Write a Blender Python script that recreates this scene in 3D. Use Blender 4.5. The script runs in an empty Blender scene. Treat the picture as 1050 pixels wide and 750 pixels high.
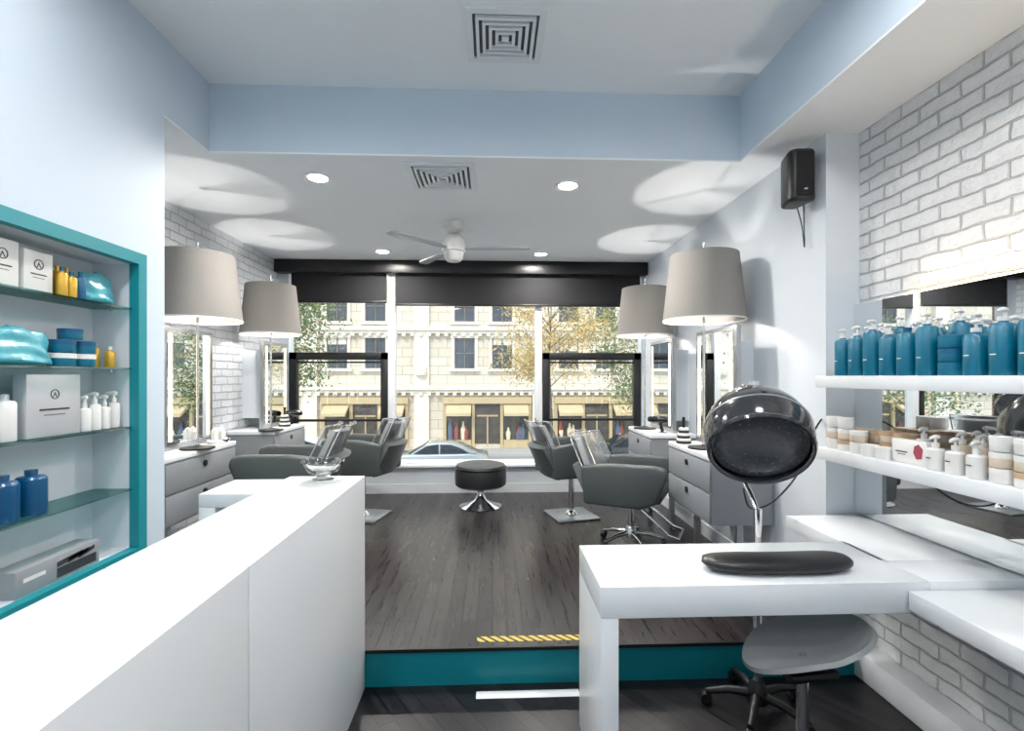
import bpy, bmesh, math, random
from mathutils import Matrix, Vector
random.seed(7)
sc=bpy.context.scene
sc.view_settings.view_transform='Standard'
sc.view_settings.exposure=0.32

# ------------------------------------------------------------------ materials
def lin(c):
    return tuple(((x/255)/12.92 if x/255<=0.04045 else ((x/255+0.055)/1.055)**2.4) for x in c)
def mat(name,rgb,rough=0.5,metal=0.0,emit=None,estr=0.0,noise=0.0,nscale=8.0,bump=0.0,trans=0.0,coat=0.0):
    m=bpy.data.materials.new(name); m.use_nodes=True
    nt=m.node_tree; b=nt.nodes['Principled BSDF']
    col=lin(rgb)+(1,)
    b.inputs['Base Color'].default_value=col
    b.inputs['Roughness'].default_value=rough
    b.inputs['Metallic'].default_value=metal
    b.inputs['Transmission Weight'].default_value=trans
    b.inputs['Coat Weight'].default_value=coat
    if emit:
        b.inputs['Emission Color'].default_value=lin(emit)+(1,)
        b.inputs['Emission Strength'].default_value=estr
    if noise>0 or bump>0:
        tc=nt.nodes.new('ShaderNodeNewGeometry')
        n=nt.nodes.new('ShaderNodeTexNoise'); n.inputs['Scale'].default_value=nscale; n.inputs['Detail'].default_value=4
        nt.links.new(tc.outputs['Position'],n.inputs['Vector'])
        if noise>0:
            r=nt.nodes.new('ShaderNodeMix'); r.data_type='RGBA'
            r.inputs[6].default_value=tuple(c*(1-noise) for c in col[:3])+(1,)
            r.inputs[7].default_value=tuple(min(1,c*(1+noise)) for c in col[:3])+(1,)
            nt.links.new(n.outputs['Fac'],r.inputs[0]); nt.links.new(r.outputs[2],b.inputs['Base Color'])
        if bump>0:
            bp=nt.nodes.new('ShaderNodeBump'); bp.inputs['Strength'].default_value=bump; bp.inputs['Distance'].default_value=0.01
            nt.links.new(n.outputs['Fac'],bp.inputs['Height']); nt.links.new(bp.outputs['Normal'],b.inputs['Normal'])
    return m
def brickmat(name,c1,c2,cm,u,v,bw,bh,mortar,rough,dist=0.02,strength=1.0,rvar=0.0,spec=0.5,smooth=0.3,wob=0.012,nb=0.5,ang=0.0,grain=0.0):
    m=bpy.data.materials.new(name); m.use_nodes=True
    nt=m.node_tree; b=nt.nodes['Principled BSDF']; L=nt.links.new
    g=nt.nodes.new('ShaderNodeNewGeometry'); s=nt.nodes.new('ShaderNodeSeparateXYZ'); c=nt.nodes.new('ShaderNodeCombineXYZ')
    L(g.outputs['Position'],s.inputs[0]); L(s.outputs[u],c.inputs['X']); L(s.outputs[v],c.inputs['Y'])
    nz=nt.nodes.new('ShaderNodeTexNoise'); nz.inputs['Scale'].default_value=9; nz.inputs['Detail'].default_value=3
    L(g.outputs['Position'],nz.inputs['Vector'])
    ro=nt.nodes.new('ShaderNodeVectorRotate'); ro.rotation_type='Z_AXIS'; ro.inputs['Angle'].default_value=ang; L(c.outputs[0],ro.inputs['Vector'])
    ad=nt.nodes.new('ShaderNodeVectorMath'); ad.operation='MULTIPLY_ADD'
    ad.inputs[1].default_value=(wob,wob,0); L(nz.outputs['Color'],ad.inputs[0]); L(ro.outputs[0],ad.inputs[2])
    t=nt.nodes.new('ShaderNodeTexBrick'); L(ad.outputs[0],t.inputs['Vector'])
    t.inputs['Scale'].default_value=1; t.inputs['Brick Width'].default_value=bw; t.inputs['Row Height'].default_value=bh
    t.inputs['Mortar Size'].default_value=mortar; t.inputs['Mortar Smooth'].default_value=smooth
    t.inputs['Color1'].default_value=lin(c1)+(1,); t.inputs['Color2'].default_value=lin(c2)+(1,); t.inputs['Mortar'].default_value=lin(cm)+(1,)
    b.inputs['Roughness'].default_value=rough; b.inputs['Specular IOR Level'].default_value=spec
    n2=nt.nodes.new('ShaderNodeTexNoise'); n2.inputs['Scale'].default_value=22; n2.inputs['Detail'].default_value=5
    if grain>0:
        sv=nt.nodes.new('ShaderNodeVectorMath'); sv.operation='MULTIPLY'; sv.inputs[1].default_value=(.12,2.0,1); L(ad.outputs[0],sv.inputs[0]); L(sv.outputs[0],n2.inputs['Vector'])
        mx=nt.nodes.new('ShaderNodeMix'); mx.data_type='RGBA'; mx.blend_type='MULTIPLY'; mx.inputs[0].default_value=grain
        rp=nt.nodes.new('ShaderNodeMapRange'); rp.inputs['From Min'].default_value=.3; rp.inputs['From Max'].default_value=.7; rp.inputs['To Min'].default_value=.45; rp.inputs['To Max'].default_value=1.3
        L(n2.outputs['Fac'],rp.inputs['Value']); L(t.outputs['Color'],mx.inputs[6]); L(rp.outputs[0],mx.inputs[7]); L(mx.outputs[2],b.inputs['Base Color'])
    else:
        L(g.outputs['Position'],n2.inputs['Vector']); L(t.outputs['Color'],b.inputs['Base Color'])
    mt=nt.nodes.new('ShaderNodeMath'); mt.operation='MULTIPLY_ADD'; mt.inputs[1].default_value=-1.0
    m3=nt.nodes.new('ShaderNodeMath'); m3.operation='MULTIPLY'; m3.inputs[1].default_value=nb
    L(n2.outputs['Fac'],m3.inputs[0]); L(t.outputs['Fac'],mt.inputs[0]); L(m3.outputs[0],mt.inputs[2])
    bp=nt.nodes.new('ShaderNodeBump'); bp.inputs['Strength'].default_value=strength; bp.inputs['Distance'].default_value=dist
    L(mt.outputs[0],bp.inputs['Height']); L(bp.outputs['Normal'],b.inputs['Normal'])
    if rvar>0:
        mr=nt.nodes.new('ShaderNodeMapRange'); mr.inputs['From Min'].default_value=.3; mr.inputs['From Max'].default_value=.7; mr.inputs['To Min'].default_value=rough-rvar; mr.inputs['To Max'].default_value=rough+rvar
        L(n2.outputs['Fac'],mr.inputs['Value']); L(mr.outputs[0],b.inputs['Roughness'])
    return m
def glassy(name,tint,fac=0.12,rough=0.02):
    m=bpy.data.materials.new(name); m.use_nodes=True; nt=m.node_tree
    for n in list(nt.nodes): nt.nodes.remove(n)
    o=nt.nodes.new('ShaderNodeOutputMaterial'); t=nt.nodes.new('ShaderNodeBsdfTransparent'); g=nt.nodes.new('ShaderNodeBsdfGlossy'); x=nt.nodes.new('ShaderNodeMixShader')
    t.inputs['Color'].default_value=lin(tint)+(1,); g.inputs['Roughness'].default_value=rough; x.inputs[0].default_value=fac
    nt.links.new(t.outputs[0],x.inputs[1]); nt.links.new(g.outputs[0],x.inputs[2]); nt.links.new(x.outputs[0],o.inputs[0])
    return m
def fabric(name,rgb,tf=.2):
    m=bpy.data.materials.new(name); m.use_nodes=True; nt=m.node_tree
    for n in list(nt.nodes): nt.nodes.remove(n)
    o=nt.nodes.new('ShaderNodeOutputMaterial'); t=nt.nodes.new('ShaderNodeBsdfTranslucent'); d=nt.nodes.new('ShaderNodeBsdfDiffuse'); x=nt.nodes.new('ShaderNodeMixShader')
    w=nt.nodes.new('ShaderNodeTexNoise'); w.inputs['Scale'].default_value=120
    bp=nt.nodes.new('ShaderNodeBump'); bp.inputs['Strength'].default_value=0.3; bp.inputs['Distance'].default_value=0.002
    nt.links.new(w.outputs['Fac'],bp.inputs['Height']); nt.links.new(bp.outputs[0],d.inputs['Normal'])
    t.inputs['Color'].default_value=lin(rgb)+(1,); d.inputs['Color'].default_value=lin(rgb)+(1,); x.inputs[0].default_value=tf
    nt.links.new(d.outputs[0],x.inputs[1]); nt.links.new(t.outputs[0],x.inputs[2]); nt.links.new(x.outputs[0],o.inputs[0])
    return m

M_wall=mat('paint_pale_blue',(199,212,224),0.6,noise=0.02,nscale=2)
M_wallw=mat('paint_white',(212,218,224),0.6,noise=0.02,nscale=2)
M_ceil=mat('ceiling_paint',(236,239,242),0.7,noise=0.01)
M_brickY=brickmat('painted_brick_yz',(224,224,224),(217,218,219),(204,205,206),'Y','Z',0.205,0.0715,0.006,0.42,0.018,wob=.026,smooth=.7,nb=.8)
M_brickL=brickmat('painted_brick_left',(214,217,220),(206,210,214),(184,188,192),'Y','Z',0.205,0.0715,0.006,0.5,0.016,wob=.018,smooth=.5)
M_floorP=brickmat('dark_plank_floor',(52,45,44),(30,26,27),(6,5,5),'Y','X',1.1,0.085,0.0035,0.30,0.002,0.6,0.05,0.42,0.1,wob=0,nb=.15,grain=.9)
M_floorL=brickmat('dark_plank_floor_lower',(40,36,39),(22,20,23),(5,5,6),'Y','X',0.7,0.075,0.0035,0.33,0.002,0.6,0.05,0.4,0.1,wob=0,nb=.15,ang=.6,grain=.9)
M_teal=mat('teal_paint',(0,118,130),0.4,noise=0.05,nscale=4)
M_tealf=mat('teal_frame_paint',(20,138,148),0.4,noise=0.03)
M_white=mat('white_laminate',(226,229,232),0.28,noise=0.01,nscale=6)
M_whiteP=mat('white_plastic',(226,225,222),0.35)
M_seam=mat('seam_grey',(90,94,98),0.6)
M_chrome=mat('chrome',(225,226,228),0.12,1.0)
M_steel=mat('brushed_steel',(170,172,174),0.35,0.9,noise=0.05,nscale=60)
M_black=mat('black_paint',(16,16,18),0.4)
M_blackm=mat('black_fabric',(20,20,23),0.85,noise=0.1,nscale=60)
M_blackg=mat('black_gloss',(12,12,14),0.18,coat=0.3)
M_pad=mat('black_padded_vinyl',(26,26,28),0.38,noise=.05,nscale=40,bump=.08)
M_smoke=mat('smoked_plastic',(44,46,50),0.14,coat=0.5)
M_hoodin=mat('hood_inner_grey',(66,68,72),0.28,0.2)
M_holes=mat('hood_perforation',(104,107,111),0.4)
M_grey=mat('charcoal_vinyl',(72,78,78),0.42,noise=0.05,nscale=30,bump=0.1)
M_dgrey=mat('dark_vinyl',(38,38,40),0.4)
M_draw=mat('grey_drawer',(134,138,142),0.5,noise=0.04)
M_mir=mat('mirror_glass',(236,240,242),0.01,1.0)
M_led=mat('led_warm',(255,240,205),0.5,emit=(255,228,180),estr=4)
M_ledw=mat('led_downlight',(255,250,240),0.5,emit=(255,246,230),estr=14)
M_shade=fabric('shade_linen',(150,146,142),.12)
M_gl=glassy('window_glass',(250,252,252),0.04)
M_glsh=glassy('shelf_glass',(190,225,222),0.22,0.05)
M_plas=glassy('clear_plastic',(238,240,240),0.5,0.2)
M_silv=mat('silver_back_vinyl',(140,144,146),0.35,noise=.05)
M_cryst=mat('crystal',(245,248,250),0.02,trans=1.0)
M_tealB=mat('teal_bottle',(0,104,132),0.28,coat=0.2)
M_tealC=mat('teal_cap',(0,82,112),0.3)
M_blueB=mat('blue_bottle',(8,82,126),0.28,coat=0.2)
M_tealbag=mat('teal_satin',(70,158,172),0.32,noise=0.15,nscale=14,bump=0.6)
M_gold=mat('gold_label',(205,165,60),0.3,0.3)
M_cream=mat('cream_plastic',(218,202,182),0.4)
M_kraft=mat('tan_lid',(190,160,130),0.5)
M_silverbox=mat('silver_card',(196,198,202),0.4,0.3)
M_gbox=mat('grey_carton',(150,153,157),0.45)
M_pink=mat('pink_print',(160,70,80),0.5)
M_print=mat('dark_print',(50,50,55),0.6)
def tape():
    m=bpy.data.materials.new('hazard_tape'); m.use_nodes=True; nt=m.node_tree; b=nt.nodes['Principled BSDF']; L=nt.links.new
    g=nt.nodes.new('ShaderNodeNewGeometry'); s=nt.nodes.new('ShaderNodeSeparateXYZ'); L(g.outputs['Position'],s.inputs[0])
    a=nt.nodes.new('ShaderNodeMath'); a.operation='ADD'; L(s.outputs['X'],a.inputs[0]); L(s.outputs['Y'],a.inputs[1])
    f=nt.nodes.new('ShaderNodeMath'); f.operation='MULTIPLY'; f.inputs[1].default_value=20; L(a.outputs[0],f.inputs[0])
    r=nt.nodes.new('ShaderNodeMath'); r.operation='FRACT'; L(f.outputs[0],r.inputs[0])
    q=nt.nodes.new('ShaderNodeMath'); q.operation='GREATER_THAN'; q.inputs[1].default_value=0.4; L(r.outputs[0],q.inputs[0])
    x=nt.nodes.new('ShaderNodeMix'); x.data_type='RGBA'; L(q.outputs[0],x.inputs[0]); x.inputs[6].default_value=lin((30,28,24))+(1,); x.inputs[7].default_value=lin((200,172,70))+(1,)
    L(x.outputs[2],b.inputs['Base Color']); return m
M_tape=tape()
M_stone=brickmat('limestone_facade',(222,213,198),(214,203,186),(182,171,154),'X','Z',1.1,0.55,0.02,0.8,0.02,0.5,0,0.3,0.1,wob=0,nb=.1)
M_stone2=mat('limestone_trim',(230,223,210),0.8,noise=0.05,nscale=2)
M_winF=mat('facade_window_frame',(120,112,104),0.5)
M_winD=mat('facade_window_glass',(74,80,88),0.12,noise=0.5,nscale=1.2)
M_goldF=mat('storefront_gold',(196,176,138),0.5)
M_awn=mat('awning_canvas',(206,186,150),0.8)
M_shopD=mat('shop_interior',(84,78,72),0.4,noise=0.8,nscale=2.6)
M_goods=[mat('shop_goods_red',(150,80,70),.6),mat('shop_goods_cream',(226,214,190),.6),mat('shop_goods_blue',(90,106,130),.6)]
M_asph=mat('asphalt',(146,148,151),0.9,noise=0.08,nscale=3)
M_side=mat('sidewalk',(180,178,174),0.9,noise=0.05,nscale=3)
M_car=mat('car_silver',(166,174,180),0.25,0.5,coat=0.6)
M_carg=mat('car_glass',(50,58,66),0.06)
M_tire=mat('tire_rubber',(25,25,26),0.8)
M_bark=mat('bark',(104,94,84),0.9,noise=0.2,nscale=10)
M_leafg=mat('leaf_green',(106,130,84),0.7)
M_leafy=mat('leaf_yellow',(202,168,96),0.7)
M_leafo=mat('leaf_olive',(150,146,92),0.7)

# ------------------------------------------------------------------ mesh builder
class B:
    def __init__(s): s.v=[];s.f=[];s.fm=[];s.mats=[];s.T=Matrix.Identity(4)
    def mi(s,m):
        if m not in s.mats: s.mats.append(m)
        return s.mats.index(m)
    def add(s,vs,fs,m,R=None):
        T=s.T if R is None else s.T@R
        o=len(s.v); i=s.mi(m)
        for p in vs: s.v.append(T@Vector(p))
        for f in fs: s.f.append([o+k for k in f]); s.fm.append(i)
    def frombm(s,bm,m,R=None):
        bm.verts.ensure_lookup_table()
        for i,v in enumerate(bm.verts): v.index=i
        s.add([v.co.copy() for v in bm.verts],[[v.index for v in f.verts] for f in bm.faces],m,R); bm.free()
    def box(s,m,x0,x1,y0,y1,z0,z1,bev=0,seg=2,R=None):
        bm=bmesh.new(); bmesh.ops.create_cube(bm,size=1)
        for v in bm.verts: v.co=Vector((x0+(v.co.x+.5)*(x1-x0),y0+(v.co.y+.5)*(y1-y0),z0+(v.co.z+.5)*(z1-z0)))
        if bev>0: bmesh.ops.bevel(bm,geom=list(bm.edges),offset=bev,segments=seg,profile=0.5,affect='EDGES')
        s.frombm(bm,m,R)
    def prism(s,m,pts,a0,a1,axis='Y',bev=0,seg=2,R=None):
        bm=bmesh.new()
        def P(p,a):
            return {'Y':(p[0],a,p[1]),'X':(a,p[0],p[1]),'Z':(p[0],p[1],a)}[axis]
        A=[bm.verts.new(P(p,a0)) for p in pts]; C=[bm.verts.new(P(p,a1)) for p in pts]
        bm.faces.new(A); bm.faces.new(C[::-1]); n=len(pts)
        for i in range(n): bm.faces.new((A[i],C[i],C[(i+1)%n],A[(i+1)%n]))
        bmesh.ops.recalc_face_normals(bm,faces=bm.faces)
        if bev>0: bmesh.ops.bevel(bm,geom=list(bm.edges),offset=bev,segments=seg,profile=0.5,affect='EDGES')
        s.frombm(bm,m,R)
    def lathe(s,m,prof,c=(0,0,0),seg=24,R=None):
        vs=[];fs=[];n=len(prof)
        for k in range(seg):
            a=2*math.pi*k/seg
            for r,z in prof: vs.append((c[0]+r*math.cos(a),c[1]+r*math.sin(a),c[2]+z))
        for k in range(seg):
            k2=(k+1)%seg
            for j in range(n-1): fs.append((k*n+j,k2*n+j,k2*n+j+1,k*n+j+1))
        if prof[0][0]>1e-5: fs.append([k*n for k in range(seg)][::-1])
        if prof[-1][0]>1e-5: fs.append([k*n+n-1 for k in range(seg)])
        s.add(vs,fs,m,R)
    def shell(s,m,prof,c=(0,0,0),seg=32,R=None):
        vs=[];fs=[];n=len(prof)
        for k in range(seg):
            a=2*math.pi*k/seg
            for r,z in prof: vs.append((c[0]+r*math.cos(a),c[1]+r*math.sin(a),c[2]+z))
        for k in range(seg):
            k2=(k+1)%seg
            for j in range(n): 
                j2=(j+1)%n
                fs.append((k*n+j,k2*n+j,k2*n+j2,k*n+j2))
        s.add(vs,fs,m,R)
    def cyl(s,m,p0,p1,r,seg=16): s.tube(m,[p0,p1],r,seg)
    def tube(s,m,pts,r,seg=10,closed=False):
        pts=[Vector(p) for p in pts]; n=len(pts); vs=[];fs=[]
        up=None
        for i,p in enumerate(pts):
            a=pts[(i-1)%n] if (i>0 or closed) else p; b=pts[(i+1)%n] if (i<n-1 or closed) else p
            t=(b-a).normalized()
            if up is None:
                up=Vector((0,0,1)) if abs(t.z)<0.9 else Vector((1,0,0))
            x=up.cross(t).normalized(); up=t.cross(x).normalized()
            rr=r[i] if isinstance(r,(list,tuple)) else r
            for k in range(seg):
                q=2*math.pi*k/seg; vs.append(p+x*math.cos(q)*rr+up*math.sin(q)*rr)
        for i in range(n if closed else n-1):
            i2=(i+1)%n
            for k in range(seg):
                k2=(k+1)%seg; fs.append((i*seg+k,i*seg+k2,i2*seg+k2,i2*seg+k))
        if not closed:
            fs.append([k for k in range(seg)][::-1]); fs.append([(n-1)*seg+k for k in range(seg)])
        s.add(vs,fs,m)
    def surf(s,m,f,nu,nv,th=0.0,R=None):
        P=[[Vector(f(i/nu,j/nv)) for j in range(nv+1)] for i in range(nu+1)]
        vs=[];fs=[];W=nv+1
        for i in range(nu+1):
            for j in range(W): vs.append(P[i][j])
        idx=lambda i,j:i*W+j
        for i in range(nu):
            for j in range(nv): fs.append((idx(i,j),idx(i+1,j),idx(i+1,j+1),idx(i,j+1)))
        if th:
            o=len(vs)
            for i in range(nu+1):
                for j in range(W):
                    a=P[min(i+1,nu)][j]-P[max(i-1,0)][j]; b=P[i][min(j+1,nv)]-P[i][max(j-1,0)]
                    n=a.cross(b); n=n.normalized() if n.length>1e-9 else Vector((0,0,1))
                    vs.append(P[i][j]-n*th)
            for i in range(nu):
                for j in range(nv): fs.append((o+idx(i,j),o+idx(i,j+1),o+idx(i+1,j+1),o+idx(i+1,j)))
            for i in range(nu):
                for j in (0,nv): fs.append((idx(i,j),o+idx(i,j),o+idx(i+1,j),idx(i+1,j)))
            for j in range(nv):
                for i in (0,nu): fs.append((idx(i,j),idx(i,j+1),o+idx(i,j+1),o+idx(i,j)))
        s.add(vs,fs,m,R)
    def done(s,name,loc=(0,0,0),rz=0.0,smooth=True,recalc=True):
        me=bpy.data.meshes.new(name); me.from_pydata([tuple(v) for v in s.v],[],s.f)
        for m in s.mats: me.materials.append(m)
        me.polygons.foreach_set('material_index',s.fm)
        if recalc:
            bm=bmesh.new(); bm.from_mesh(me); bmesh.ops.recalc_face_normals(bm,faces=bm.faces); bm.to_mesh(me); bm.free()
        if smooth:
            me.polygons.foreach_set('use_smooth',[True]*len(me.polygons)); me.set_sharp_from_angle(angle=math.radians(38))
        me.update()
        o=bpy.data.objects.new(name,me); o.location=loc; o.rotation_euler=(0,0,rz); sc.collection.objects.link(o); return o
def one(name,m,*a,**k):
    b=B(); b.box(m,*a,**k); return b.done(name)
def spline(pts,n=10):
    P=[Vector(p) for p in pts]; P=[P[0]]+P+[P[-1]]; out=[]
    for i in range(1,len(P)-2):
        for k in range(n):
            t=k/n; a,b,c,d=P[i-1],P[i],P[i+1],P[i+2]
            out.append(0.5*((2*b)+(c-a)*t+(2*a-5*b+4*c-d)*t*t+(3*b-a-3*c+d)*t**3))
    out.append(P[-2]); return out

# ------------------------------------------------------------------ dimensions
PZ=0.19; LC=2.915; UC=3.33; YB=-1.6; YS=2.5; YW=5.80
XL=-1.70; XLs=-2.50; XR=1.84; XA=2.03

# ------------------------------------------------------------------ room shell
one('floor',M_floorL,-2.7,2.3,YB-.1,YS,-.1,0)
one('floor_platform',M_floorP,-2.7,2.0,YS,YW+.1,-.1,PZ)
one('trim_step_riser',M_teal,XL,1.95,YS-.012,YS,0,PZ-.018)
one('trim_step_nosing',M_black,XL,1.95,YS-.02,YS,PZ-.018,PZ)
one('ceiling',M_ceil,-2.7,2.3,YB-.1,YW+.1,UC,UC+.1)
b=B(); b.box(M_wall,-2.7,2.3,3.0,YW+.1,LC+.01,UC); b.box(M_ceil,-2.7,2.3,3.0,YW+.1,LC,LC+.01); b.done('ceiling_lower')
b=B(); b.box(M_wall,1.55,2.3,YB,3.0,LC+.01,UC); b.box(M_ceil,1.55,2.3,YB,3.0,LC,LC+.01)
b.box(M_wall,-2.7,XL,2.6,3.0,LC+.01,UC); b.box(M_ceil,-2.7,XL,2.6,3.0,LC,LC+.01); b.done('ceiling_soffit')
NY0,NY1,NZ0,NZ1=1.15,2.40,0.75,2.11
b=B()
b.box(M_wall,-1.95,XL,YB,NY0,0,UC); b.box(M_wall,-1.95,XL,NY1,2.6,0,UC)
b.box(M_wall,-1.95,XL,NY0,NY1,0,NZ0); b.box(M_wall,-1.95,XL,NY0,NY1,NZ1,UC); b.box(M_wallw,-1.95,-1.90,NY0,NY1,NZ0,NZ1)
b.box(M_wall,-2.7,-1.95,2.5,2.6,0,UC)
b.done('wall_left')
one('wall_left_brick',M_brickL,-2.7,XLs,2.6,YW+.1,PZ,LC)
one('wall_right',M_wallw,XR,2.3,2.62,YW+.1,0,LC)
b=B(); b.box(M_brickY,XA,2.3,YB,2.62,0,LC); b.done('wall_right_brick')
one('wall_back',M_wall,-2.7,2.3,YB-.1,YB,0,UC)
b=B()
b.box(M_wallw,XLs,XR,YW,YW+.15,PZ,.50); b.box(M_wallw,XLs,-2.38,YW,YW+.15,.50,LC); b.box(M_wallw,1.79,XR,YW,YW+.15,.50,LC); b.box(M_wallw,-2.38,1.79,YW,YW+.15,2.80,LC)
b.done('wall_front')
one('trim_window_sill',M_white,XLs+.01,XR-.01,YW-.07,YW+.02,.50,.535,bev=.006)
one('baseboard_front',M_white,XLs+.01,XR-.01,YW-.015,YW,PZ,.30)
one('baseboard_right',M_white,XR-.015,XR,2.62,YW-.02,PZ,.30)
b=B(); b.box(M_white,1.90,XA,YB,2.60,0,.14,bev=.01); b.done('baseboard_right_ledge')
b=B(); w=.05; e=.004
b.box(M_tealf,-1.73,XL+.015,NY0-w,NY1+w,NZ1-e,NZ1+w); b.box(M_tealf,-1.73,XL+.015,NY0-w,NY1+w,NZ0-w,NZ0+e)
b.box(M_tealf,-1.73,XL+.015,NY1-e,NY1+w,NZ0+e,NZ1-e); b.box(M_tealf,-1.73,XL+.015,NY0-w,NY0+e,NZ0+e,NZ1-e)
b.box(M_wallw,-1.905,-1.73,NY1-e,NY1+.01,NZ0,NZ1); b.box(M_wallw,-1.905,-1.73,NY0-.01,NY0+e,NZ0,NZ1)
b.box(M_wallw,-1.905,-1.73,NY0,NY1,NZ0-.01,NZ0+e); b.box(M_wallw,-1.905,-1.73,NY0,NY1,NZ1-e,NZ1+.01)
b.done('trim_niche')
NS=[1.035,1.33,1.61,1.895]
b=B()
for z in NS: b.box(M_glsh,-1.895,-1.715,NY0+.006,NY1-.006,z-.008,z)
for z in NS:
    for y in (NY1-.02,NY0+.02): b.cyl(M_chrome,(-1.80,y,z-.02),(-1.80,y,z-.009),.008)
b.done('glass_shelves')

# ------------------------------------------------------------------ windows
def blackframe(name,x0,x1):
    b=B(); y0,y1=YW-.01,YW+.07; z0,z1=.535,1.85; w=.085
    b.box(M_black,x0,x1,y0,y1,z1-w,z1,bev=.005); b.box(M_black,x0,x1,y0,y1,z0,z0+w*.7,bev=.005)
    b.box(M_black,x0,x0+w,y0,y1,z0,z1,bev=.005); b.box(M_black,x1-w,x1,y0,y1,z0,z1,bev=.005)
    b.box(M_black,x0+w,x1-w,y0+.03,y1,1.035,1.062)
    b.box(M_black,x0+w,x1-w,y0+.03,y1,z1-w-.04,z1-w-.02)
    b.box(M_gl,x0+w,x1-w,y0+.05,y0+.056,z0+w*.7,z1-w)
    b.box(M_gl,x0,x1,YW+.05,YW+.056,z1,2.78)
    b.done(name)
blackframe('window_1',-2.37,-1.23); blackframe('window_3',.60,1.785)
b=B(); b.box(M_gl,-1.14,.50,YW+.05,YW+.056,.535,2.78); b.box(M_white,-1.14,.50,YW+.03,YW+.08,.535,.57); b.done('window_2')
b=B(); b.box(M_white,-1.225,-1.145,YW-.03,YW+.09,.535,2.80,bev=.006); b.box(M_white,.51,.59,YW-.01,YW+.09,.535,2.80,bev=.006); b.done('trim_window_mullions')
def blind(x0,x1,zb):
    b=B(); b.box(M_blackm,x0,x1,YW-.05,YW-.04,zb,2.764); b.box(M_black,x0,x1,YW-.055,YW-.035,zb-.025,zb,bev=.004)
    return b.done('roller_blind')
blind(-2.33,-1.235,2.45); blind(-1.13,1.76,2.42)
one('blind_cassette',M_black,XLs+.005,XR-.01,YW-.13,YW-.002,2.765,LC-.002,bev=.008)

# ------------------------------------------------------------------ ceiling fittings
def vent(cx,cy,z,s):
    b=B(); h=s/2
    def ring(a,bb,z0,z1):
        b.box(M_white,cx-a,cx+a,cy-a,cy-bb,z0,z1); b.box(M_white,cx-a,cx+a,cy+bb,cy+a,z0,z1)
        b.box(M_white,cx-a,cx-bb,cy-bb,cy+bb,z0,z1); b.box(M_white,cx+bb,cx+a,cy-bb,cy+bb,z0,z1)
    ring(h,h-.035,z-.012,z)
    b.box(M_seam,cx-h+.03,cx+h-.03,cy-h+.03,cy+h-.03,z-.002,z)
    k=h-.05
    while k>.03:
        ring(k,k-.016,z-.02,z-.003); k-=.033
    b.box(M_white,cx-k,cx+k,cy-k,cy+k,z-.018,z-.003)
    b.done('air_vent')
vent(.066,2.52,UC,.40); vent(-.335,3.30,LC,.44)
def downlight_or_fill(x,y,z,power,size=.12,spread=170,col=(1,.97,.93)):
    b=B(); b.shell(M_white,[(.062,-.001),(.095,-.001),(.09,-.010),(.066,-.006)],(x,y,z),seg=28)
    b.lathe(M_ledw,[(0,-.003),(.062,-.003)],(x,y,z),seg=24); b.done('downlight_or_fill_trim')
    l=bpy.data.lights.new('downlight_or_fill_lamp','AREA'); l.shape='DISK'; l.size=size; l.energy=power; l.color=col; l.spread=math.radians(spread)
    o=bpy.data.objects.new('downlight_or_fill_lamp',l); o.location=(x,y,z-.014); sc.collection.objects.link(o)
for x,y in ((-1.18,3.35),(.53,3.42),(-1.18,5.3),(.53,5.35)): downlight_or_fill(x,y,LC,27)
for x in (-1.0,.9):
    for y in (-.9,.3,1.4): downlight_or_fill(x,y,UC,12,size=.4,col=(.97,.985,1))  # unseen fill lights added overhead to brighten the front room, given downlight trims
# ceiling fan
b=B(); 
b.lathe(M_whiteP,[(.0,0),(.085,0),(.085,-.06),(.045,-.09),(.02,-.10)],seg=28)
b.cyl(M_whiteP,(0,0,-.09),(0,0,-.16),.02)
b.lathe(M_whiteP,[(0,-.10),(.07,-.11),(.095,-.14),(.10,-.19),(.10,-.25),(.085,-.26),(.08,-.31),(.06,-.335),(0,-.345)],seg=32)
for a in (-3,122,226):
    R=Matrix.Rotation(math.radians(a),4,'Z')@Matrix.Translation((0,0,-.225))@Matrix.Rotation(math.radians(4),4,'X')
    b.prism(M_steel,[(.08,-.02),(.18,-.035),(.63,-.05),(.67,-.03),(.67,.03),(.63,.05),(.18,.035),(.08,.02)],-.005,.005,'Z',bev=.003,R=R)
b.done('ceiling_fan',(-.34,4.3,LC))

# ------------------------------------------------------------------ styling stations
def station(x0,x1,y0,y1,side,top=1.05):
    b=B(); zb=top-.45
    b.box(M_white,x0-.01*(side<0),x1+.01*(side>0),y0-.01,y1+.01,top-.035,top,bev=.004)
    b.box(M_draw,x0,x1,y0,y1,zb,top-.035)
    xf=x1 if side>0 else x0
    for k in range(2):
        z0=zb+.012+k*.2; z1=z0+.188
        a,c=(xf,xf+.014) if side>0 else (xf-.014,xf)
        b.box(M_draw,a,c,y0+.008,y1-.008,z0,z1,bev=.004)
        ym=(y0+y1)/2; xa=c if side>0 else a
        b.tube(M_black,[(xa-.001,ym,z1-.05),(xa+.008*side,ym,z1-.05)],.022,16)
    for y in (y0+.05,y1-.05): 
        b.box(M_steel,(x0+x1)/2-.02,(x0+x1)/2+.02,y-.02,y+.02,PZ,zb)
    b.done('styling_station_cabinet')
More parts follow.
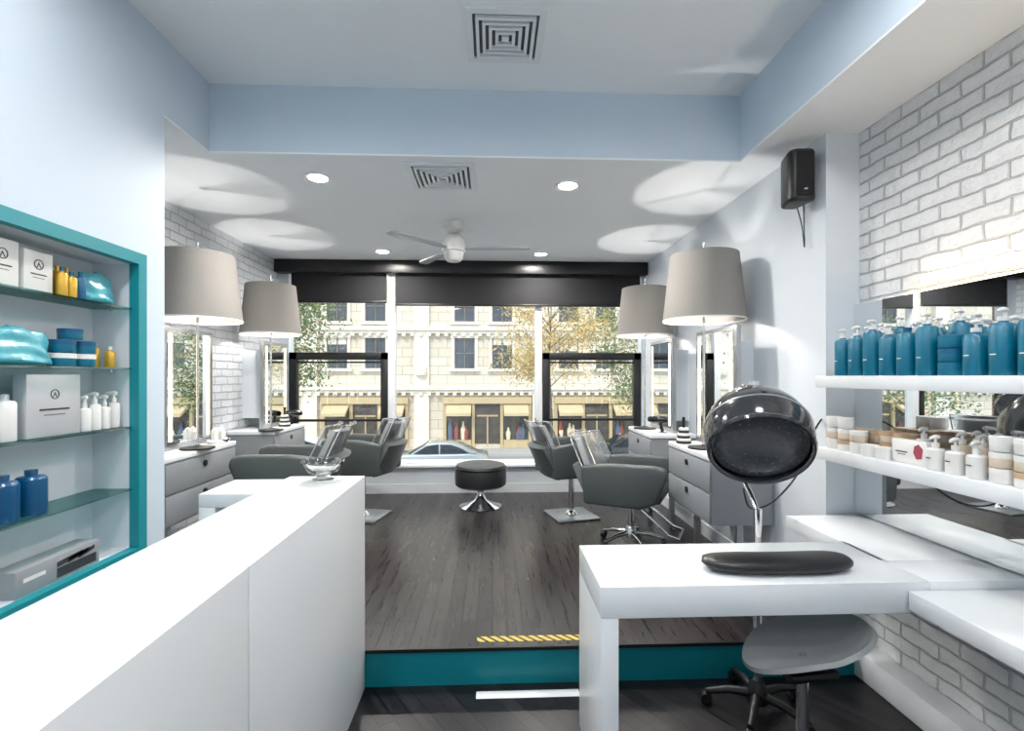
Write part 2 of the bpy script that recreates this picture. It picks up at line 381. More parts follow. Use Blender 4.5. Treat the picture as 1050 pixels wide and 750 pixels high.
def mirror(xw,side,xf,y0,y1,z0=1.051,z1=1.92):
    b=B(); xb=xf-side*.035
    a,c=sorted((xb,xf)); b.box(M_steel,a,c,y0,y1,z0,z1,bev=.004)
    a,c=sorted((xw,xb)); ym=(y0+y1)/2; b.box(M_wallw,a,c,ym-.18,ym+.18,z0+.1,z1-.1)
    e=.004*side
    xs=sorted((xf,xf+e))
    b.box(M_mir,xs[0],xs[1],y0+.03,y1-.03,z0+.04,z1-.03)
    xs=sorted((xf+e,xf+e*1.5))
    for y in (y0+.05,y1-.09): b.box(M_led,xs[0],xs[1],y,y+.035,z0+.06,z1-.05)
    b.done('wall_mirror')
def lamp(x,y,zt,R=.29,power=11):
    b=B()
    b.lathe(M_black,[(0,0),(.11,0),(.11,.012),(.03,.022),(.012,.03)],(x,y,zt),seg=32)
    b.cyl(M_chrome,(x,y,zt+.02),(x,y,2.50),.009)
    zb,z2=1.965,2.44; r1=R; r2=R*.82
    b.shell(M_shade,[(r1,zb),(r2,z2),(r2-.004,z2),(r1-.004,zb)],(x,y,0),seg=48)
    b.shell(M_whiteP,[(r1+.002,zb),(r1+.001,zb+.012),(r1-.006,zb+.012),(r1-.006,zb)],(x,y,0),seg=48)
    for a in range(3):
        q=a*2.094+.4; b.cyl(M_chrome,(x,y,z2-.02),(x+(r2-.003)*math.cos(q),y+(r2-.003)*math.sin(q),z2-.02),.003,6)
    b.lathe(M_chrome,[(0,2.50),(.014,2.505),(.014,2.53),(0,2.54)],(x,y,0),seg=12)
    b.lathe(M_ledw,[(0,2.02),(.025,2.03),(.033,2.06),(.02,2.10),(0.0,2.11)],(x+.045,y,0),seg=12)
    b.done('drum_shade_lamp')
    l=bpy.data.lights.new('lamp_bulb','POINT'); l.energy=power; l.shadow_soft_size=.02; l.color=(1,.96,.91)
    o=bpy.data.objects.new('lamp_bulb',l); o.location=(x-.045,y,2.10); sc.collection.objects.link(o)
station(XLs+.005,-2.07,3.15,4.0,1); station(XLs+.005,-2.07,4.7,5.45,1)
mirror(XLs,1,-2.25,3.43,4.02); mirror(XLs,1,-2.25,4.88,5.45)
station(1.42,XR-.018,3.1,3.85,-1); station(1.42,XR-.018,4.3,5.0,-1)
mirror(XR,-1,1.64,3.22,3.87); mirror(XR,-1,1.64,4.38,5.0)
lamp(-2.11,3.58,1.05); lamp(-2.12,4.76,1.05,.27); lamp(1.52,3.45,1.05,.285); lamp(1.51,4.78,1.05,.27)

def dryer_tool(x,y,z,rz):
    b=B()
    b.tube(M_blackg,[(-.08,0,.12),(-.02,0,.12),(.05,0,.12),(.10,0,.12)],[.028,.036,.034,.022],14)
    b.tube(M_blackg,[(-.01,0,.10),(-.02,0,.05),(-.03,0,0.012)],.015)
    b.lathe(M_chrome,[(0,0),(.045,0),(.045,.008),(0,.01)],(-.03,0,0),seg=20)
    b.done('hair_dryer',(x,y,z),rz)
def tray(x,y,z):
    b=B(); b.shell(M_chrome,[(0.001,0),(.07,0),(.085,.03),(.08,.03),(.066,.006),(0.001,.006)],seg=24)
    for i in range(4):
        a=i*1.57; b.lathe(M_whiteP,[(0,.007),(.018,.007),(.018,.09+.02*(i%2)),(.008,.10+.02*(i%2)),(0,.105+.02*(i%2))],(.035*math.cos(a),.035*math.sin(a),0),seg=12)
    b.done('styling_product_tray',(x,y,z))
def mats_stack(x,y,z):
    b=B(); zz=0
    for i in range(6):
        b.lathe(M_whiteP if i%2 else M_dgrey,[(0,zz),(.055-.004*i,zz),(.058-.004*i,zz+.01),(.055-.004*i,zz+.02),(0,zz+.02)],seg=20); zz+=.02
    b.lathe(M_black,[(0,zz),(.01,zz),(.012,zz+.08),(0,zz+.085)],seg=10)
    b.done('neck_strip_stack',(x,y,z))
dryer_tool(-2.15,5.33,1.052,.5); mats_stack(-2.15,5.14,1.052); tray(-2.14,3.9,1.052)
dryer_tool(1.53,4.42,1.052,2.6); mats_stack(1.48,3.72,1.052); tray(1.53,3.22,1.052)

# ------------------------------------------------------------------ styling chairs (face +X locally)
def chair(x,y,rz,base='plate',lift=0.0,sc_=.93):
    b=B(); L=lift
    b.box(M_grey,-.25,.30,-.245,.245,.40+L,.52+L,bev=.04,seg=3)
    prof=[(-.33,.37+L),(.14,.37+L),(.27,.42+L),(.36,.63+L),(.34,.69+L),(.26,.705+L),(-.10,.70+L),(-.36,.67+L)]
    for y0,y1 in ((-.325,-.245),(.245,.325)): b.prism(M_grey,prof,y0,y1,'Y',bev=.024,seg=3)
    def fb(u,v):
        a=(u-.5)*2; return (-.27-.16*v+ .05*a*a, a*(.30-.05*v*v), .40+L+v*.28)
    b.surf(M_grey,fb,10,6,.07)
    def fc(u,v):
        a=(u-.5)*2; return (-.30-.15*v+.06*a*a, a*(.235-.04*v**4), .56+L+v*.31)
    b.surf(M_silv,fc,12,10,.05)
    def fp(u,v):
        a=(u-.5)*2; return (-.265-.16*v+.07*a*a, a*(.265-.03*v*v), .58+L+v*.32)
    b.surf(M_plas,fp,12,8)
    def fq(u,v):
        a=(u-.5)*2; return (-.375-.16*v+.05*a*a, a*(.265-.03*v*v), .58+L+v*.32)
    b.surf(M_plas,fq,12,8)
    for ff in (fp,fq):
        b.tube(M_chrome,[Vector(ff(0,v/5)) for v in range(6)]+[Vector(ff(u/10,1)) for u in range(1,10)]+[Vector(ff(1,1-v/5)) for v in range(6)],.007,8)
    b.lathe(M_dgrey,[(0,.34+L),(.12,.34+L),(.14,.40+L),(0,.40+L)],seg=20)
    if base=='plate':
        b.cyl(M_chrome,(0,0,.02),(0,0,.35+L),.032,20); b.lathe(M_chrome,[(0,.02),(.07,.02),(.05,.05),(.034,.06)],seg=24)
        b.box(M_steel,-.25,.25,-.25,.25,0,.018,bev=.006)
    else:
        b.cyl(M_chrome,(0,0,.09),(0,0,.35+L),.03,20); b.lathe(M_chrome,[(0,.07),(.05,.07),(.05,.13),(.032,.16)],seg=20)
        for i in range(5):
            a=i*2*math.pi/5+.3; c,s=math.cos(a),math.sin(a)
            b.tube(M_chrome,[(.03*c,.03*s,.105),(.16*c,.16*s,.095),(.28*c,.28*s,.065)],[.02,.017,.012])
            R=Matrix.Translation((.28*c,.28*s,.03))@Matrix.Rotation(a,4,'Z')@Matrix.Rotation(math.pi/2,4,'Y')
            b.lathe(M_black,[(0,-.02),(.028,-.02),(.03,0),(.028,.02),(0,.02)],R=R,seg=16)
            b.cyl(M_chrome,(.28*c,.28*s,.03),(.28*c,.28*s,.07),.006,8)
    b.tube(M_chrome,[(.10,-.12,.34+L),(.34,-.14,.16+L),(.42,-.14,.14+L),(.42,.14,.14+L),(.34,.14,.16+L),(.10,.12,.34+L)],.012,8)
    for v in b.v: v.x*=sc_; v.y*=sc_
    b.done('styling_chair',(x,y,PZ),rz)
chair(1.13,3.95,math.radians(-28),'star')
chair(.78,4.80,math.radians(14),'plate',.05,.86)
chair(-1.60,3.92,math.radians(184),'plate',.10)
chair(-1.27,4.85,math.radians(168),'plate',.08,.85)

# round stool
b=B(); b.lathe(M_dgrey,[(0,.22),(.24,.22),(.268,.24),(.272,.30),(.272,.41),(.255,.445),(.20,.46),(0,.463)],seg=48)
b.shell(M_blackg,[(.270,.405),(.276,.41),(.276,.42),(.268,.42)],seg=48)
b.lathe(M_chrome,[(0,0),(.22,0),(.225,.008),(.15,.03),(.07,.07),(.035,.13),(.035,.17),(.07,.205),(.16,.22),(0,.22)],seg=48)
b.done('round_stool',(-.125,5.18,PZ))

# floor cables
b=B()
for k in range(4):
    p=[(-2.03+.02*k,3.05+.04*k,PZ+.007),(-1.95+.03*k,3.15+.08*k,PZ+.007),(-2.0+.05*k,3.4,PZ+.007),(-1.97+.02*k,3.35+.04*k,PZ+.007)]
    b.tube(M_black,spline(p,8),.006,6)
b.done('power_cables')
b=B()
for k in range(5):
    p=[(1.38,3.05+.04*k,PZ+.007),(1.25-.05*k,3.1+.08*k,PZ+.007),(1.1+.04*k,3.15+.06*k,PZ+.007),(1.15,3.1+.05*k,PZ+.007),(1.37,3.4+.02*k,PZ+.007)]
    b.tube(M_black,spline(p,8),.006,6)
b.done('power_cables')

# ------------------------------------------------------------------ reception counter
b=B(); cx0,cx1=-1.01,-.64
ys=[.25,1.31,2.48]
for i in range(2):
    b.box(M_white,cx0,cx1,ys[i]+.0018,ys[i+1]-.0018,0,1.07,bev=.002)
b.box(M_seam,cx0+.003,cx1-.003,ys[0]+.01,ys[2]-.01,.002,1.067)
b.box(M_white,-1.27,cx0-.001,2.16,2.46,1.0,1.06,bev=.003); b.box(M_white,-1.27,-1.20,2.16,2.46,0,1.0,bev=.003)
b.done('reception_counter')
b=B()
pr=[(0.0,0),(.045,0),(.05,.008),(.028,.018),(.035,.03),(.07,.045),(.092,.075),(.098,.095),(.09,.095),(.082,.078),(.06,.055),(.02,.042),(0,.04)]
b.lathe(M_cryst,pr,seg=16); 
for i in range(16):
    a=i*math.pi/8; b.lathe(M_cryst,[(0,-.008),(.006,-.006),(.008,0),(.006,.006),(0,.008)],(.094*math.cos(a),.094*math.sin(a),.096),seg=8)
b.done('glass_bowl',(-.81,2.37,1.0705))

# ------------------------------------------------------------------ right desk
DZ=.81
b=B()
b.box(M_white,.39,1.62,1.74,2.18,DZ-.115,DZ,bev=.003); b.box(M_white,.39,.455,1.74,2.18,0,DZ-.115,bev=.003)
b.box(M_white,1.60,2.028,1.95,2.60,DZ-.07,DZ+.0,bev=.003)
b.box(M_white,1.62,2.028,1.74,1.95,DZ-.115,DZ,bev=.003)
b.box(M_white,1.53,2.028,.7,1.735,DZ-.10,DZ-.03,bev=.003)
b.done('manicure_desk')
b=B()
def cus(u,v):
    a=u*2*math.pi; t=(v-.5)*2; k=(1-abs(t)**5)**.4 if abs(t)<1 else 0
    sa=math.sin(a); sa=(abs(sa)**.7)*(1 if sa>0 else -1)
    return (t*.300, math.cos(a)*.075*k-.025*(1-t*t), .031+sa*.031*k)
b.surf(M_pad,cus,24,30); b.done('arm_rest_cushion',(1.12,1.885,DZ+.001))
one('wall_mirror_alcove',M_mir,2.0,XA,.2,2.615,DZ+.01,1.965)
b=B(); b.box(M_led,2.005,2.025,.5,2.3,1.966,1.973); b.done('mirror_led_strip')
for z in (1.572,1.20): one('wall_shelf',M_white,1.70,1.999,.9,2.50,z-.06,z,bev=.003)
l=bpy.data.lights.new('led_strip_lamp','AREA'); l.shape='RECTANGLE'; l.size=.02; l.size_y=1.6; l.energy=2.2; l.color=(1,.80,.58)
o=bpy.data.objects.new('led_strip_lamp',l); o.location=(1.985,1.4,2.0); o.rotation_euler=(math.pi,0,0); sc.collection.objects.link(o)

def bottle(b,m,x,y,z,r,h,pump=True,cap=M_whiteP):
    b.lathe(m,[(0,0),(r*.95,0),(r,.004),(r,h*.92),(r*.85,h*.98),(r*.4,h),(r*.38,h+.006),(0,h+.006)],(x,y,z),seg=18)
    b.lathe(cap,[(0,h+.006),(r*.42,h+.006),(r*.42,h+.022),(0,h+.022)],(x,y,z),seg=14)
    if pump:
        b.cyl(cap,(x,y,z+h+.02),(x,y,z+h+.04),.005,8)
        b.tube(cap,[(x+.012,y,z+h+.043),(x,y,z+h+.045),(x-.025,y-.01,z+h+.043),(x-.034,y-.012,z+h+.036)],[.008,.009,.006,.004],8)
def jar(b,m,lid,x,y,z,r,h):
    b.lathe(m,[(0,0),(r*.96,0),(r,.003),(r,h*.62),(0,h*.62)],(x,y,z),seg=20)
    b.lathe(lid,[(0,h*.62),(r*1.03,h*.62),(r*1.03,h*.97),(r*.98,h),(0,h)],(x,y,z),seg=20)
b=B(); Z=1.573
y=2.36; i=0
while y>1.15:
    r=.037; h=[.18,.185,.205,.175,.18,.20,.15,.15][i%8]
    if i%8==6: 
        for k in range(3): jar(b,M_tealB,M_blueB if k%2 else M_tealB,1.76,y,Z+k*.052,.045,.05)
        bottle(b,M_tealB,1.88,y+.02,Z,r,.19)
        y-=.01
    else:
        bottle(b,M_tealB,1.745,y,Z,r,h,i%8!=4,M_tealC if i%8==4 else M_whiteP); bottle(b,M_tealB,1.84,y-.045,Z,r,h+.01)
        if i%2==0: bottle(b,M_tealB,1.94,y-.01,Z,r,.19)
        b.box(M_whiteP,1.7065,1.7078,y-.010,y+.010,Z+.07,Z+.074)
    y-=.094; i+=1
b.done('shampoo_bottles')
b=B(); Z=1.201; y=2.44; i=0
while y>1.15:
    k=i%9
    if k in (0,1,2):
        for q in range(3-(k==2)): jar(b,M_cream if q%2 else M_whiteP,M_kraft if k==1 and q==0 else M_whiteP,1.76,y,Z+q*.055,.036,.052)
        jar(b,M_whiteP,M_kraft,1.87,y,Z,.045,.05); jar(b,M_cream,M_kraft,1.87,y,Z+.052,.045,.05)
    elif k in (3,4):
        jar(b,M_whiteP,M_whiteP,1.75,y,Z,.036,.052); jar(b,M_cream,M_kraft,1.855,y,Z,.047,.06); jar(b,M_cream,M_kraft,1.855,y,Z+.062,.047,.05)
    elif k==5:
        b.box(M_whiteP,1.75,1.78,y-.13,y+.04,Z,Z+.10,bev=.002)
        b.prism(M_pink,[(y-.11,Z+.03),(y-.085,Z+.025),(y-.07,Z+.05),(y-.075,Z+.078),(y-.095,Z+.088),(y-.115,Z+.07)],1.7488,1.75,'X')
        b.box(M_print,1.749,1.75,y-.04,y+.02,Z+.045,Z+.050); b.box(M_print,1.749,1.75,y-.03,y+.01,Z+.035,Z+.038)
        bottle(b,M_whiteP,1.86,y,Z,.028,.10); y-=.09
    else:
        bottle(b,M_whiteP,1.75,y,Z,.03,.085,True); bottle(b,M_cream,1.83,y-.03,Z,.028,.10); bottle(b,M_whiteP,1.92,y,Z,.028,.10)
        b.box(M_print,1.7185,1.7195,y-.010,y+.010,Z+.045,Z+.049)
    y-=.082; i+=1
b.done('cosmetic_jars')

# ------------------------------------------------------------------ niche products
NP=[z+.0015 for z in NS]
XN=-1.78
def carton(name,y0,y1,z,h,m=M_whiteP,d=.05,x=XN,logo=True,rz=0):
    b=B(); b.box(m,-d/2,d/2,-(y1-y0)/2,(y1-y0)/2,0,h,bev=.0015)
    if logo:
        R=Matrix.Translation((d/2+.0008,0,h*.68))@Matrix.Rotation(math.pi/2,4,'Y')
        r=min(.02,(y1-y0)*.22); b.shell(M_print,[(r,-.0006),(r,.0006),(r*.82,.0006),(r*.82,-.0006)],R=R,seg=24)
        b.prism(M_print,[(-r*.5,h*.68-r*.6),(0,h*.68+r*.5),(r*.5,h*.68-r*.6),(r*.3,h*.68-r*.6),(0,h*.68+r*.1),(-r*.3,h*.68-r*.6)],d/2,d/2+.001,'X')
        b.box(M_print,d/2,d/2+.001,-(y1-y0)*.28,(y1-y0)*.28,h*.42,h*.45); b.box(M_seam,d/2,d/2+.001,-(y1-y0)*.2,(y1-y0)*.2,h*.34,h*.355)
    b.done(name,(x,(y0+y1)/2,z),rz)
def bag(y,z,w,h,d=.05,x=XN):
    b=B()
    def f(u,v):
        a=u*2*math.pi; t=v; c,s=math.cos(a),math.sin(a)
        kk=max(0,1-abs(2*t-1)**7)
        sx=(abs(s)**.6)*(1 if s>0 else -1)
        wr=.10*math.sin(7*a+9*t)+.08*math.sin(17*t+2*a)
        fl=1 if t<.999 and t>.001 else .0
        return (c*d*(kk**.4)*(1-.75*t)*(1+wr)*fl, sx*w*(1-.06*t+.04*math.sin(9*t+1))*fl, h*t+(.010*math.sin(4*sx+1)+.006*math.sin(9*sx))*t)
    b.surf(M_tealbag,f,40,24)
    b.box(M_whiteP,d*.42,d*.44,-w*.5,w*.5,h*.50,h*.54)
    b.done('cosmetic_pouch',(x,y,z))
carton('product_carton',1.90,2.02,NP[3],.155); carton('product_carton',1.76,1.88,NP[3],.17)
b=B()
for k in range(3): bottle(b,M_gold if k<2 else M_blueB,XN+.03,2.055+.045*k,NP[3],.019,.095-.01*(k%2),False,M_tealB); bottle(b,M_gold,XN-.04,2.07+.045*k,NP[3],.019,.115,False,M_gold)
b.done('hair_oil_bottles')
bag(2.26,NP[3],.085,.135)
bag(1.86,NP[2],.165,.14,.06)
b=B()
for k in range(2):
    for q in range(2): jar(b,M_tealB,M_blueB if q else M_whiteP,XN,2.09+.10*k,NP[2]+q*.056,.046,.053)
jar(b,M_tealB,M_blueB,XN,2.13,NP[2]+.113,.042,.045)
b.done('hair_mask_jars')
b=B(); bottle(b,M_gold,XN,2.345,NP[2],.02,.075,False,M_whiteP); bottle(b,M_gold,XN-.05,2.32,NP[2],.02,.09,False,M_whiteP)
b.done('hair_oil_bottles')
b=B(); bottle(b,M_whiteP,XN,1.85,NP[1],.035,.15,False,M_silverbox); bottle(b,M_silverbox,XN,1.76,NP[1],.035,.14,False,M_whiteP); b.done('hair_spray_bottles')
carton('product_carton',1.91,2.15,NP[1],.245,M_silverbox,.05)
b=B()
for k in range(4): bottle(b,M_whiteP,XN+.01,2.19+.055*k,NP[1],.023,.10+.015*(k%2),True)
b.done('serum_bottles')
b=B()
for k in range(4): bottle(b,M_blueB,XN,1.62+.112*k,NP[0],.048,.15,False,M_blueB)
b.done('conditioner_bottles')
b=B(); b.box(M_gbox,-.05,.05,-.19,.19,0,.10,bev=.003); b.box(M_print,.05,.0515,-.02,.17,.012,.05)
for k in range(3): b.prism(M_print,[(-.02+.05*k,.055),(.10+.03*k,.07),(.10+.03*k,.085),(-.02+.05*k,.075)],.0515,.053,'X')
b.box(M_whiteP,.05,.0512,-.16,-.07,.05,.065)
b.done('flat_iron_carton',(XN,2.03,NZ0+.0045))

# ------------------------------------------------------------------ hood dryer
b=B(); H=1.290
b.cyl(M_chrome,(0,.0,.10),(0,.0,.95),.019,16)
b.lathe(M_black,[(0,.62),(.03,.62),(.03,.68),(.02,.70)],seg=16)
b.lathe(M_black,[(0,.05),(.045,.05),(.045,.11),(.022,.15)],seg=20)
for i in range(5):
    a=i*2*math.pi/5+math.pi/2; c,s=math.cos(a),math.sin(a)
    b.tube(M_black,[(.03*c,.03*s,.085),(.13*c,.13*s,.082),(.225*c,.225*s,.06)],[.022,.018,.014])
    R=Matrix.Translation((.225*c,.225*s,.026))@Matrix.Rotation(a,4,'Z')@Matrix.Rotation(math.pi/2,4,'X')
    b.lathe(M_black,[(0,-.018),(.024,-.018),(.026,0),(.024,.018),(0,.018)],R=R,seg=16)
b.tube(M_chrome,spline([(0,0,.93),(0,.06,1.0),(0,.17,1.10),(0,.22,1.25),(0,.20,1.36)],6),.014,10)
tilt=Matrix.Translation((0,0,H))@Matrix.Rotation(math.radians(-20),4,'Z')@Matrix.Rotation(math.radians(-52),4,'X')
r=.235
prof=[(r*math.sin(t),r*math.cos(t)*1.05) for t in [math.pi*.63*k/16 for k in range(17)]]
inner=[(p[0]*.955,p[1]*.95) for p in prof[::-1]]
b.lathe(M_smoke,prof+inner,R=tilt,seg=48)
b.shell(M_smoke,[(r*.95,-.080),(r*.965,-.092),(r*.935,-.104),(r*.89,-.09)],R=tilt,seg=48)
b.shell(M_steel,[(r*1.0,.03),(r*1.010,.028),(r*1.010,.022),(r*1.0,.02)],R=tilt,seg=48)
q=.207
def bowlz(t): return -.065+q*.45*math.cos(t)
bp=[(q*math.sin(t),bowlz(t)) for t in [math.pi*.5*k/12 for k in range(13)]]
b.lathe(M_hoodin,bp+[(p[0]*.97,p[1]-.004) for p in bp[::-1]],R=tilt,seg=40)
for ri in range(1,9):
    t=math.pi*.5*(ri/9); n=int(4.5*ri)
    for k in range(n):
        a=2*math.pi*k/n+ri*.3; rr=.965*q*math.sin(t)
        b.lathe(M_holes,[(0,-.003),(.004,-.002),(.004,.002),(0,.003)],(rr*math.cos(a),rr*math.sin(a),bowlz(t)-.007),R=tilt,seg=8)
b.lathe(M_smoke,[(0,.30),(.05,.295),(.08,.27),(.09,.22),(.07,.20)],R=tilt,seg=24)
b.box(M_smoke,-.055,.035,-.02,.07,H+.19,H+.24,bev=.014)
b.lathe(M_chrome,[(0,.24),(.022,.24),(.022,.257),(0,.26)],(-.005,.02,H),seg=16)
b.done('hood_hair_dryer',(1.24,2.235,0))
b=B(); b.tube(M_black,spline([(1.27,2.42,1.0),(1.35,2.5,.88),(1.5,2.55,.90),(1.66,2.58,1.05),(1.75,2.6,1.25),(1.835,2.65,1.33)],8),.005,6); b.done('dryer_power_cord')

# ------------------------------------------------------------------ saddle stool
M_s=mat('grey_moulded_plastic',(128,131,132),0.3,noise=.03)
b=B()
def seat(u,v):
    a=2*math.pi*u; rr=v; ca=math.cos(a); sa=math.sin(a)
    x=(.25+.02*ca)*rr*ca; y=(.165+.03*ca)*rr*sa
    z=.10*rr**3*max(0,ca)**1.2 + .045*rr*rr*abs(sa)**2 -.03*max(0,-ca)*rr**3 - .02*(1-rr*rr)
    return (x,y,z)
b.surf(M_s,seat,56,14,.018,R=Matrix.Translation((0,0,.525)))
b.box(M_black,-.09,.11,-.06,.06,.45,.482,bev=.01)
b.cyl(M_chrome,(0,0,.12),(0,0,.46),.022,16)
b.lathe(M_black,[(0,.06),(.045,.06),(.045,.12),(.025,.15)],seg=20)
for i in range(5):
    a=i*2*math.pi/5-math.pi/2; c,s=math.cos(a),math.sin(a)
    b.tube(M_black,[(.03*c,.03*s,.09),(.12*c,.12*s,.085),(.21*c,.21*s,.06)],[.022,.018,.014])
    R=Matrix.Translation((.21*c,.21*s,.026))@Matrix.Rotation(a,4,'Z')@Matrix.Rotation(math.pi/2,4,'X')
    b.lathe(M_black,[(0,-.018),(.024,-.018),(.026,0),(.024,.018),(0,.018)],R=R,seg=16)
b.done('rolling_stool',(1.165,1.79,0),math.radians(8))

# speaker
b=B(); 
b.prism(M_black,[(-.075,-.08),(-.055,-.12),(.055,-.12),(.075,-.08),(.045,.06),(-.045,.06)],-.145,.145,'Z',bev=.022,seg=3)
b.box(M_blackm,-.048,.048,-.126,-.118,-.12,.12,bev=.003)
b.lathe(M_steel,[(0,-.004),(.012,-.004),(.012,.004),(0,.004)],(0,-.128,-.09),seg=12,R=None)
b.box(M_black,.02,.11,.05,.07,-.02,.02); b.box(M_black,.095,.111,.02,.10,-.05,.05)
b.done('wall_speaker',(1.73,2.74,2.69),math.radians(-4))
b=B(); b.tube(M_black,spline([(1.78,2.80,2.6),(1.80,2.77,2.45),(1.81,2.76,2.32),(1.832,2.80,2.52),(1.835,2.82,2.80)],8),.003,6); b.done('speaker_wire')

one('hazard_tape_strip',M_tape,-.08,.50,2.535,2.585,PZ,PZ+.0015)
one('white_tape_strip',M_white,-.08,.43,2.375,2.43,0,.0015)

# ------------------------------------------------------------------ exterior
GZ=-2.87
one('street_ground',M_asph,-60,60,6.2,27.0,GZ-.2,GZ)
one('street_sidewalk',M_side,-60,60,27.0,29.4,GZ-.2,GZ+.12)
b=B(); FY=30
wins=[-21,-18.7,-15.0,-12.7,-9.4,-7.1,-1.7,.6,4.7,7.0,12.2,14.5,18,20.3]
rows=[(2.05,3.9),(4.9,6.8),(7.8,9.7),(10.6,12.4)]
b.box(M_stone,-28,28,FY,FY+3,GZ-.2,15)
rr=random.Random(11)
for X in wins:
    for z0,z1 in rows:
        b.box(M_winD,X-.62,X+.62,FY-.02,FY,z0,z1)
        b.box(M_stone2,X-.80,X-.62,FY-.12,FY,z0-.1,z1+.25); b.box(M_stone2,X+.62,X+.80,FY-.12,FY,z0-.1,z1+.25)
        b.box(M_stone2,X-.85,X+.85,FY-.18,FY,z1,z1+.28); b.box(M_stone2,X-.9,X+.9,FY-.25,FY,z0-.18,z0)
        b.box(M_winF,X-.62,X+.62,FY-.06,FY-.02,(z0+z1)/2-.04,(z0+z1)/2+.04); b.box(M_winF,X-.03,X+.03,FY-.06,FY-.02,z0,z1)
        b.box(M_winF,X-.62,X-.56,FY-.06,FY-.02,z0,z1); b.box(M_winF,X+.56,X+.62,FY-.06,FY-.02,z0,z1)
        if rr.random()<.5: b.box(M_stone2,X-.56,X+.56,FY-.03,FY-.02,z1-.3-.5*rr.random(),z1)
for X in (-24.5,-17,-11,-4.3,2.9,9.6,16.2,24): 
    b.box(M_stone2,X-.45,X+.45,FY-.25,FY,GZ,14)
    b.lathe(M_stone2,[(0,-.3),(.32,-.25),(.36,0),(.32,.25),(0,.3)],(X,FY-.3,1.9),seg=16)
for z in (.75,4.35,7.3):
    b.box(M_stone2,-28,28,FY-.45,FY,z,z+.25); b.box(M_stone2,-28,28,FY-.3,FY,z-.18,z)
    for k in range(110): b.box(M_stone2,-27.9+k*.51,-27.68+k*.51,FY-.38,FY,z-.34,z-.18)
for x0,x1 in ((-23,-18),(-16,-12),(-10.2,-5.2),(-2.9,2.3),(3.9,9.0),(10.4,15)):
    b.box(M_shopD,x0,x1,FY-.05,FY,GZ+.3,.25)
    b.box(M_goldF,x0-.1,x1+.1,FY-.35,FY,-.10,.3)
    n=3; w3=(x1-x0)/n
    for k in range(n+1):
        xx=x0+w3*k; b.box(M_goldF,xx-.09,xx+.09,FY-.2,FY,GZ+.1,.1)
    for k in range(n):
        xa=x0+w3*k+.12; xb=xa+w3-.24
        if k!=1:
            b.prism(M_awn,[(FY-.05,-.05),(FY-1.0,-.62),(FY-1.0,-.80),(FY-.05,-.25)],xa,xb,'X')
            b.box(M_goldF,xa,xb,FY-.2,FY,GZ+.1,GZ+.55)
            for q in range(5):
                xg=xa+.15+(xb-xa-.3)*rr.random(); hg=.5+.7*rr.random()
                b.lathe(M_goods[rr.randrange(3)],[(0,0),(.12,0),(.16,hg*.6),(.06,hg*.9),(.08,hg),(0,hg+.1)],(xg,FY-.12,GZ+.56),seg=10)
        else:
            b.box(M_goldF,xa+.1,xb-.1,FY-.1,FY,-.9,-.8); b.box(M_goldF,(xa+xb)/2-.04,(xa+xb)/2+.04,FY-.1,FY,GZ+.1,-.85)
b.done('building_facade')
M_b2=brickmat('red_brick_block',(168,140,122),(150,124,108),(120,104,92),'X','Z',.6,.25,.03,.9,.02,.4,0,.3,.1)
one('neighbour_building',M_b2,-60,-29,30,34,GZ,14); one('neighbour_building',M_b2,29,60,30,34,GZ,14)
def tree(x,y,h,lms,spread,n,seed,ls=1.0,low=.35):
    rnd=random.Random(seed); b=B()
    b.tube(M_bark,[(0,0,0),(.05,.05,h*.35),(-.05,0,h*.6),(.05,0,h*.95)],[.10,.07,.045,.012],10)
    tips=[]
    for i in range(30):
        a=rnd.random()*6.28; z0=h*(low+(.85-low)*rnd.random()); L=spread*(.5+.6*rnd.random())
        p=[(0,0,z0),(L*.45*math.cos(a),L*.45*math.sin(a),z0+L*.35),(L*math.cos(a),L*math.sin(a),z0+L*.5+rnd.random()*.5)]
        b.tube(M_bark,spline(p,4),[.02-.002*k for k in range(9)],6); tips.append(p)
    for i in range(n):
        t=rnd.choice(tips); k=rnd.random(); q=Vector(t[1]).lerp(Vector(t[2]),k)+Vector((rnd.gauss(0,.35),rnd.gauss(0,.35),rnd.gauss(0,.3)))
        s=(.04+.04*rnd.random())*ls; u=Vector((rnd.gauss(0,1),rnd.gauss(0,1),rnd.gauss(0,1))).normalized(); v=u.orthogonal().normalized()
        b.add([q+u*s,q+v*s*.6,q-u*s,q-v*s*.6],[(0,1,2,3)],rnd.choice(lms))
    b.done('street_tree',(x,y,GZ),0,recalc=False)
tree(-8.0,17.5,8.2,[M_leafg,M_leafg,M_leafo],2.0,9500,1,1.05,.42); tree(6.2,20,7.2,[M_leafg,M_leafg,M_leafo],2.0,7000,2,1.1)
tree(2.2,18.5,7.8,[M_leafy,M_leafy,M_leafo],2.5,7500,3,.85,.48); tree(-13,19,6.5,[M_leafg],2,2500,5)
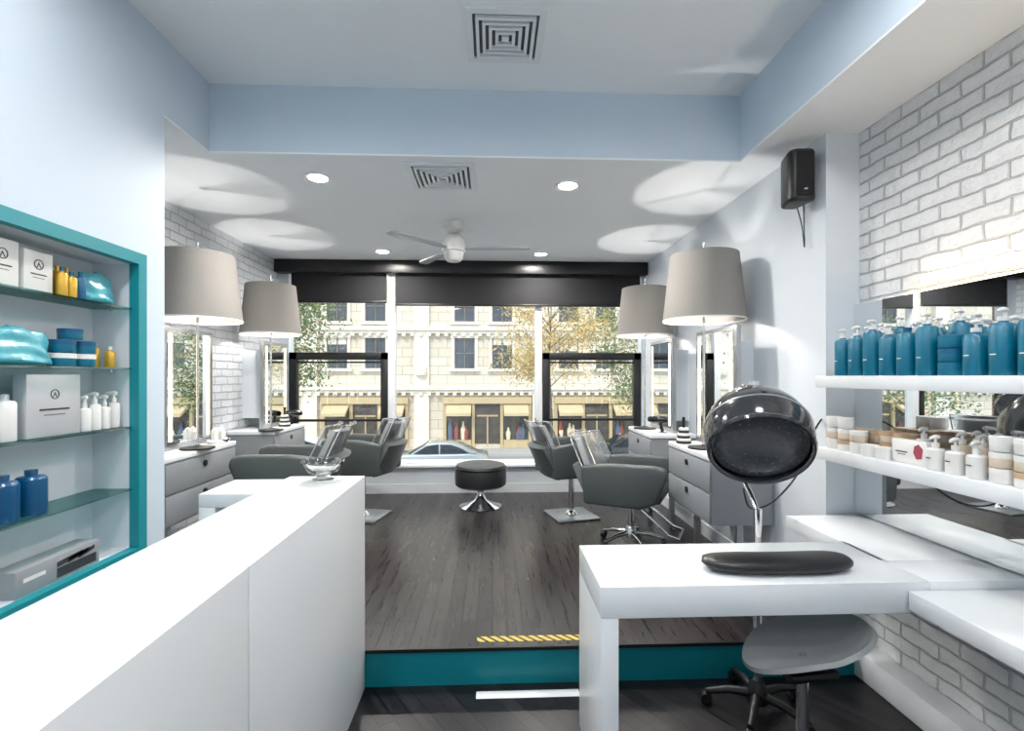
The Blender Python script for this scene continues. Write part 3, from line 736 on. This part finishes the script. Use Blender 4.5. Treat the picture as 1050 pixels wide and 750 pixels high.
def car(x,y,m,rz=0):
    b=B()
    body=[(-2.28,.35),(-2.30,.62),(-2.2,.80),(-1.45,.92),(1.35,.95),(2.15,.86),(2.28,.62),(2.25,.35),(1.8,.28),(-1.8,.28)]
    b.prism(m,body,-.88,.88,'Y',bev=.07,seg=3)
    cab=[(-1.35,.90),(-.62,1.36),(-.2,1.43),(.55,1.42),(1.05,1.25),(1.72,.93)]
    b.prism(m,cab,-.72,.72,'Y',bev=.05,seg=3)
    for s in (-1,1):
        y0,y1=sorted((s*.70,s*.735))
        b.prism(M_carg,[(-1.12,.94),(-.55,1.30),(-.02,1.36),(-.02,.94)],y0,y1,'Y'); b.prism(M_carg,[(.05,.94),(.05,1.36),(.52,1.34),(.95,1.2),(1.35,.96)],y0,y1,'Y')
        for X in (-1.42,1.40):
            R=Matrix.Translation((X,s*.80,.33))@Matrix.Rotation(math.pi/2,4,'X')
            b.lathe(M_tire,[(0,-.11),(.31,-.11),(.33,-.08),(.33,.08),(.31,.11),(0,.11)],R=R,seg=28); b.lathe(M_steel,[(0,-.12),(.2,-.12),(.21,.12),(0,.12)],R=R,seg=20)
    b.prism(M_carg,[(-1.40,.94),(-.66,1.38),(-.62,1.34),(-1.3,.92)],-.62,.62,'Y')
    b.box(M_ledw,-2.29,-2.2,-.75,-.45,.62,.74,bev=.02); b.box(M_ledw,-2.29,-2.2,.45,.75,.62,.74,bev=.02)
    b.done('parked_car',(x,y,GZ),rz)
car(-2.4,22.8,M_car); car(7.2,24.8,mat('car_dark',(60,66,74),.3,.4,coat=.6)); car(-9.5,24.5,mat('car_white',(220,222,224),.3,0,coat=.6))

# ------------------------------------------------------------------ world, sun, camera
w=bpy.data.worlds.new('World'); sc.world=w; w.use_nodes=True
bg=w.node_tree.nodes['Background']; bg.inputs['Color'].default_value=(.90,.96,1,1); bg.inputs['Strength'].default_value=1.65
s=bpy.data.lights.new('sun','SUN'); s.energy=1.6; s.angle=math.radians(8); s.color=(1,.98,.96)
o=bpy.data.objects.new('sun',s); o.rotation_euler=(math.radians(48),0,math.radians(-20)); sc.collection.objects.link(o)
c=bpy.data.cameras.new('camera'); c.sensor_width=36; c.lens=500/1050*36; c.shift_y=.0105; c.clip_start=.05; c.clip_end=300
o=bpy.data.objects.new('camera',c); o.location=(0,0,1.57); o.rotation_euler=(math.radians(90),0,math.radians(-2.3)); sc.collection.objects.link(o); sc.camera=o
